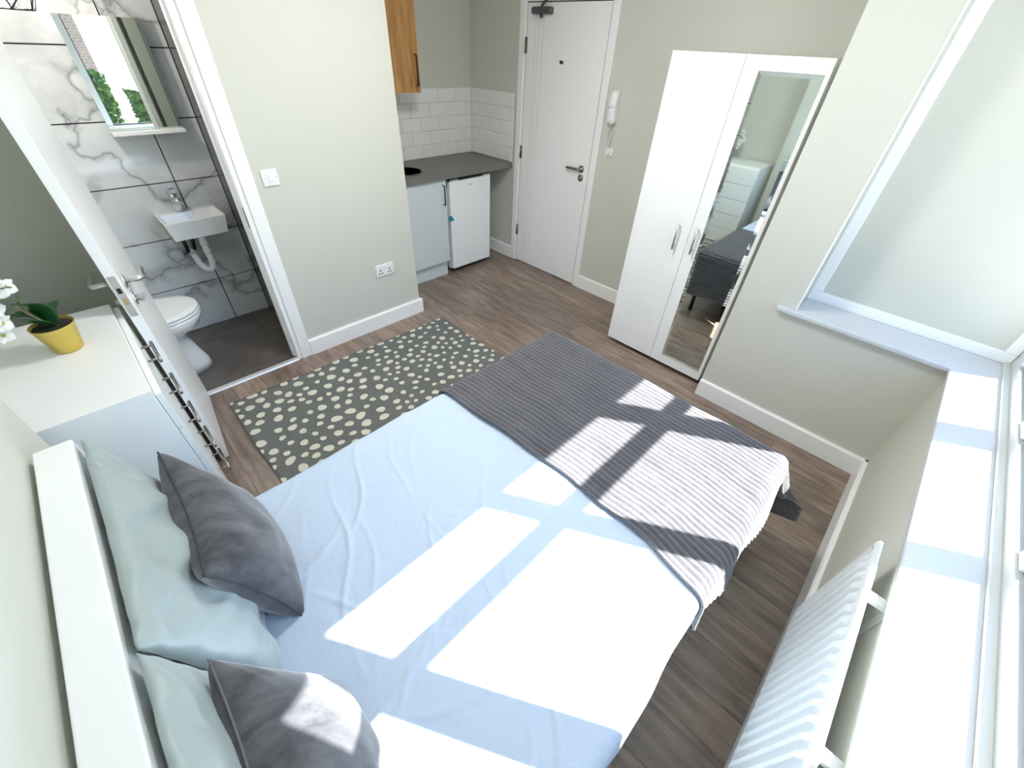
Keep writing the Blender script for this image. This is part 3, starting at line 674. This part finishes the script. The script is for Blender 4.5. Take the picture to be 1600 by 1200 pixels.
# ---------------------------------------------------------------- radiator
t = thing('radiator', (.45, -.35, .2), 'white ribbed panel radiator under the window', 'radiator')
ra, rb, rz0, rz1 = -.18, 1.175, .235, .725; yf = -.338
def rad_fn(u, v):
    x = ra+(rb-ra)*u; z = rz0+(rz1-rz0)*v; m_ = min(z-rz0, rz1-z); k = min(1, max(0, (m_-.028)/.02)); k *= min(1, max(0, (rb-.035-x)/.01))*min(1, max(0, (x-ra-.035)/.01))
    w_ = math.cos(2*math.pi*(x-ra)/.040); w_ = max(-1, min(1, w_*2.2))
    d_ = .0085*w_*k; ed = .006*(1-min(1, (m_)/.008))
    return Vector((x, yf+d_-ed, z))
q = MB(); q.grid(rad_fn, 1080, 40); q.build('front_panel', enamel, t, solid=.0015)
def rad_b(u, v):
    x = ra+(rb-ra)*u; z = rz0+(rz1-rz0)*v; return Vector((x, -.352, z))
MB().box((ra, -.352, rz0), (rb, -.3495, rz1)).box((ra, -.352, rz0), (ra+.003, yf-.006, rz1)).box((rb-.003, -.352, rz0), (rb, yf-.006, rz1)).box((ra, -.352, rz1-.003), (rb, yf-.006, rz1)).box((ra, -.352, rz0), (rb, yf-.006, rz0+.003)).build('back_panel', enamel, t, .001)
for x in (.98, .555, .02):
    MB().box((x-.014, YN, rz1-.02), (x+.014, -.352, rz1-.004)).box((x-.014, YN, .30), (x+.014, YN+.004, rz1-.004)).box((x-.014, YN, .30), (x+.014, -.352, .303)).build('bracket', enamel, t, .0015)
MB().lathe([(.006, 0), (.006, .003)], (rb-.02, yf-.001, rz1-.018), 12, Matrix.Rotation(-math.pi/2, 4, 'X')).build('bleed_valve', steel, t)
MB().tube([(ra+.03, -.344, rz0+.004), (ra+.03, -.344, .0)], .0075).build('pipe', white_paint, t)

# ---------------------------------------------------------------- bathroom contents
t = thing('bathroom_mirror', (.45, 3.45, 1.26), 'rectangular wall mirror with a narrow white shelf', 'mirror')
MB().box((.278, 3.405, 1.285), (.618, 3.409, 1.768)).build('glass', mirror_m, t)
MB().box((.282, 3.409, 1.262), (.614, YBB-.001, 1.766)).build('backing', edge_grey, t)
MB().box((.276, 3.355, 1.262), (.622, YBB-.001, 1.282)).build('shelf', lacquer, t, .003)
t = thing('wash_basin', (.47, 3.33, .72), 'small rectangular white basin with chrome tap and white trap', 'basin')
bx0, bx1, by0, by1 = .283, .622, 3.20, YBB-.001
def ring(x0, x1, y0, y1, z): return [(x0, y0, z), (x1, y0, z), (x1, y1, z), (x0, y1, z)]
q = MB()
loops = [ring(bx0+.02, bx1-.02, by0+.01, by1, .715), ring(bx0, bx1, by0, by1, .828), ring(bx0+.012, bx1-.012, by0+.012, by1-.06, .828), ring(bx0+.035, bx1-.035, by0+.03, by1-.08, .765)]
LV = [[q.bm.verts.new((p[0], p[1], p[2]+(.045 if (k == 0 and p[1] > 3.3) else 0))) for p in lp] for k, lp in enumerate(loops)]
for A, B in zip(LV, LV[1:]):
    for i in range(4): q.face([A[i], A[(i+1) % 4], B[(i+1) % 4], B[i]])
q.face(LV[0][::-1]); q.face(LV[-1])
q.build('bowl', ceramic, t, .008, 4)
q = MB().tube([(.425, 3.432, .828), (.425, 3.432, .935)], [.027, .024], 20).tube([(.425, 3.435, .90), (.425, 3.385, .915), (.425, 3.325, .90)], [.018, .017, .015], 14).box((.411, 3.34, .955), (.439, 3.455, .970)).lathe([(.024, .935), (.025, .95), (.016, .957)], (.425, 3.432, 0), 20)
q.build('tap', chrome, t)
MB().lathe([(.018, .766), (.018, .770), (.006, .771)], (.45, 3.29, 0), 20).build('plug_hole', chrome, t)
q = MB().tube(curve([(.455, 3.30, .735), (.455, 3.30, .60), (.455, 3.30, .52), (.44, 3.31, .475), (.41, 3.32, .475), (.39, 3.34, .51), (.385, 3.355, .545), (.385, 3.40, .565), (.385, YBB-.001, .565)], 6), .0195, 16)
for z in (.64, .59): q.lathe([(.023, z), (.023, z+.022), (.018, z+.024)], (.455, 3.30, 0), 20)
q.lathe([(.023, 0), (.023, .022)], (.385, 3.40, .565), 20, Matrix.Rotation(-math.pi/2, 4, 'X')); q.build('trap_pipe', plastic, t)
MB().tube([(.36, 3.35, .73), (.36, 3.36, .60), (.35, YBB-.001, .55)], .012, 10).tube([(.42, 3.35, .73), (.41, 3.42, .60), (.41, YBB-.001, .56)], .01, 10).build('supply_hoses', black_metal, t)
# toilet
t = thing('toilet', (-.05, 2.975, 0), 'white ceramic toilet half hidden by the open bathroom door', 'toilet')
CY = 2.975
def sup(cx, rx_, ry_, a, n_=2.3): 
    c_, s_ = math.cos(a), math.sin(a); return Vector((cx+rx_*abs(c_)**(2/n_)*(1 if c_ > 0 else -1), CY+ry_*abs(s_)**(2/n_)*(1 if s_ > 0 else -1), 0))
prof = [(0.002, -.05, .215, .105), (.05, -.05, .21, .10), (.15, -.06, .19, .095), (.27, -.07, .175, .12), (.33, -.02, .23, .165), (.385, -.005, .245, .182), (.40, -.005, .243, .18)]
q = MB(); rings = []
for z, cx, rx_, ry_ in prof: rings.append([q.bm.verts.new(sup(cx, rx_, ry_, 2*math.pi*i/40)+Vector((0, 0, z))) for i in range(40)])
for A, B in zip(rings, rings[1:]):
    for i in range(40): q.face([A[i], A[(i+1) % 40], B[(i+1) % 40], B[i]], True)
q.face(rings[0][::-1]); q.face(rings[-1]); q.build('pan', ceramic, t)
for nm, z0, z1, k in (('seat', .402, .416, 1.0), ('lid', .419, .438, .99)):
    q = MB(); rings = []
    for z, s_ in ((z0, .97), (z0+.003, 1), (z1-.004, 1), (z1, .97), (z1+.002, .8), (z1+.003, .3)): rings.append([q.bm.verts.new(sup(-.005, .248*k*s_, .186*k*s_, 2*math.pi*i/40, 2.2)+Vector((0, 0, z))) for i in range(40)])
    for A, B in zip(rings, rings[1:]):
        for i in range(40): q.face([A[i], A[(i+1) % 40], B[(i+1) % 40], B[i]], True)
    q.face(rings[0][::-1]); q.face(rings[-1]); q.build(nm, ceramic, t)
MB().box((-.43, CY-.19, .40), (-.26, CY+.19, .78)).build('cistern', ceramic, t, .02, 4)
MB().box((-.435, CY-.195, .78), (-.255, CY+.195, .81)).build('cistern_lid', ceramic, t, .01, 3)
MB().box((-.43, CY-.10, .002), (-.22, CY+.10, .40)).build('pan_back', ceramic, t, .02, 3)
# pendant
t = thing('pendant_lamp', (.125, 2.95, 1.78), 'black wire cage pendant lamp at the bathroom ceiling', 'lamp')
cx, cy, z0 = .145, 3.0, 1.770
q = MB(); rb_ = [(.062, z0), (.105, z0+.09), (.03, z0+.20)]; pr = []
for r_, z in rb_: pr.append([Vector((cx+r_*math.cos(2*math.pi*i/6+.3), cy+r_*math.sin(2*math.pi*i/6+.3), z)) for i in range(6)])
for k in range(3):
    for i in range(6):
        q.tube([pr[k][i], pr[k][(i+1) % 6]], .0028, 6)
        if k < 2: q.tube([pr[k][i], pr[k+1][i]], .0028, 6); q.tube([pr[k][i], pr[k+1][(i+1) % 6]], .0028, 6)
q.build('cage', black_metal, t)
MB().lathe([(.018, z0+.2), (.02, z0+.15), (.014, z0+.148)], (cx, cy, 0), 16).build('lamp_holder', black_metal, t)
MB().lathe([(.004, z0+.06), (.024, z0+.075), (.03, z0+.10), (.02, z0+.13), (.012, z0+.15)], (cx, cy, 0), 20).build('bulb', bulb_m, t)
MB().tube([(cx, cy, z0+.2), (cx, cy, CE)], .003, 8).build('cord', black_metal, t)
ll = bpy.data.lights.new('bulb_light', 'POINT'); lo = bpy.data.objects.new('bulb_light', ll); COL.objects.link(lo); lo.parent = t
lo.location = Vector((cx, cy, z0+.03))-Vector((.125, 2.95, 1.78)); ll.energy = 3; ll.shadow_soft_size = .03; ll.color = (1, .93, .85)

# unseen ceiling lamp, added to brighten the far end of the room
t = thing('ceiling_fill_lamp', (1.25, 1.35, CE), 'round flush ceiling lamp added out of view as fill light', 'lamp')
MB().lathe([(.19, CE-.001), (.19, CE-.03), (.18, CE-.035), (.17, CE-.03)], (1.25, 1.35, 0), 40).build('rim', lacquer, t)
lm = mat('fill_lamp_diffuser', (.9, .9, .88), .5); P(lm).inputs['Emission Color'].default_value = (1, .98, .94, 1); P(lm).inputs['Emission Strength'].default_value = 30
MB().lathe([(.168, CE-.03), (.16, CE-.045), (.12, CE-.06), (.06, CE-.068), (.003, CE-.07)], (1.25, 1.35, 0), 40).build('diffuser', lm, t)

# ---------------------------------------------------------------- outdoors
struct('paving', MB().box((-12, -30, -.35), (18, -.66, -.25)), paving_m, 'pale paving outside the window', 'ground')
t = thing('brick_house', (-1.5, -11, -.25), 'brick house across the street seen in the bathroom mirror', 'house')
MB().box((-5, -15, -.25), (1.85, -11, 4.6)).build('walls', brick, t)
MB().prism([Vector((-5.2, -15.3, 4.6)), Vector((-5.2, -10.7, 4.6)), Vector((-5.2, -13, 6.2))], (0, 0, 0), (7.25, 0, 0)).build('roof', slate, t)
for x in (-3.6, -.9):
    for z in (.6, 3.0): 
        f_ = MB().box((x, -11.02, z), (x+1.1, -10.96, z+1.2)).build('window_frame', upvc, t)
        MB().box((x+.08, -10.97, z+.08), (x+1.02, -10.95, z+1.12)).build('pane', mat('far_pane', (.05, .06, .08), .05), f_)
def hedge(x0, x1, y, h, label, dep=.6, n=2600, seed=1):
    rnd = random.Random(seed); q = MB()
    for _ in range(n):
        p = Vector((rnd.uniform(x0, x1), y+rnd.uniform(-dep/2, dep/2), 0)); top = h*(.85+.25*noise.noise(Vector((p.x*1.3, seed, 0)))); p.z = -.25+rnd.uniform(0, 1)**.7*top
        a = Vector((rnd.gauss(0, 1), rnd.gauss(0, 1), rnd.gauss(0, 1))).normalized()*.05; b_ = a.orthogonal().normalized()*.035
        vs = [q.bm.verts.new(p+s_) for s_ in (a, b_, -a, -b_)]; q.face(vs)
    return tag(q.build('hedge', foliage), label, 'hedge')
hedge(-3, 1.35, -6, 1.35, 'tall dark green hedge in front of the brick house', .7, 9000, 2)
hedge(1.75, 2.6, -7, 1.0, 'low green shrub beside the street outside', .7, 2600, 3)
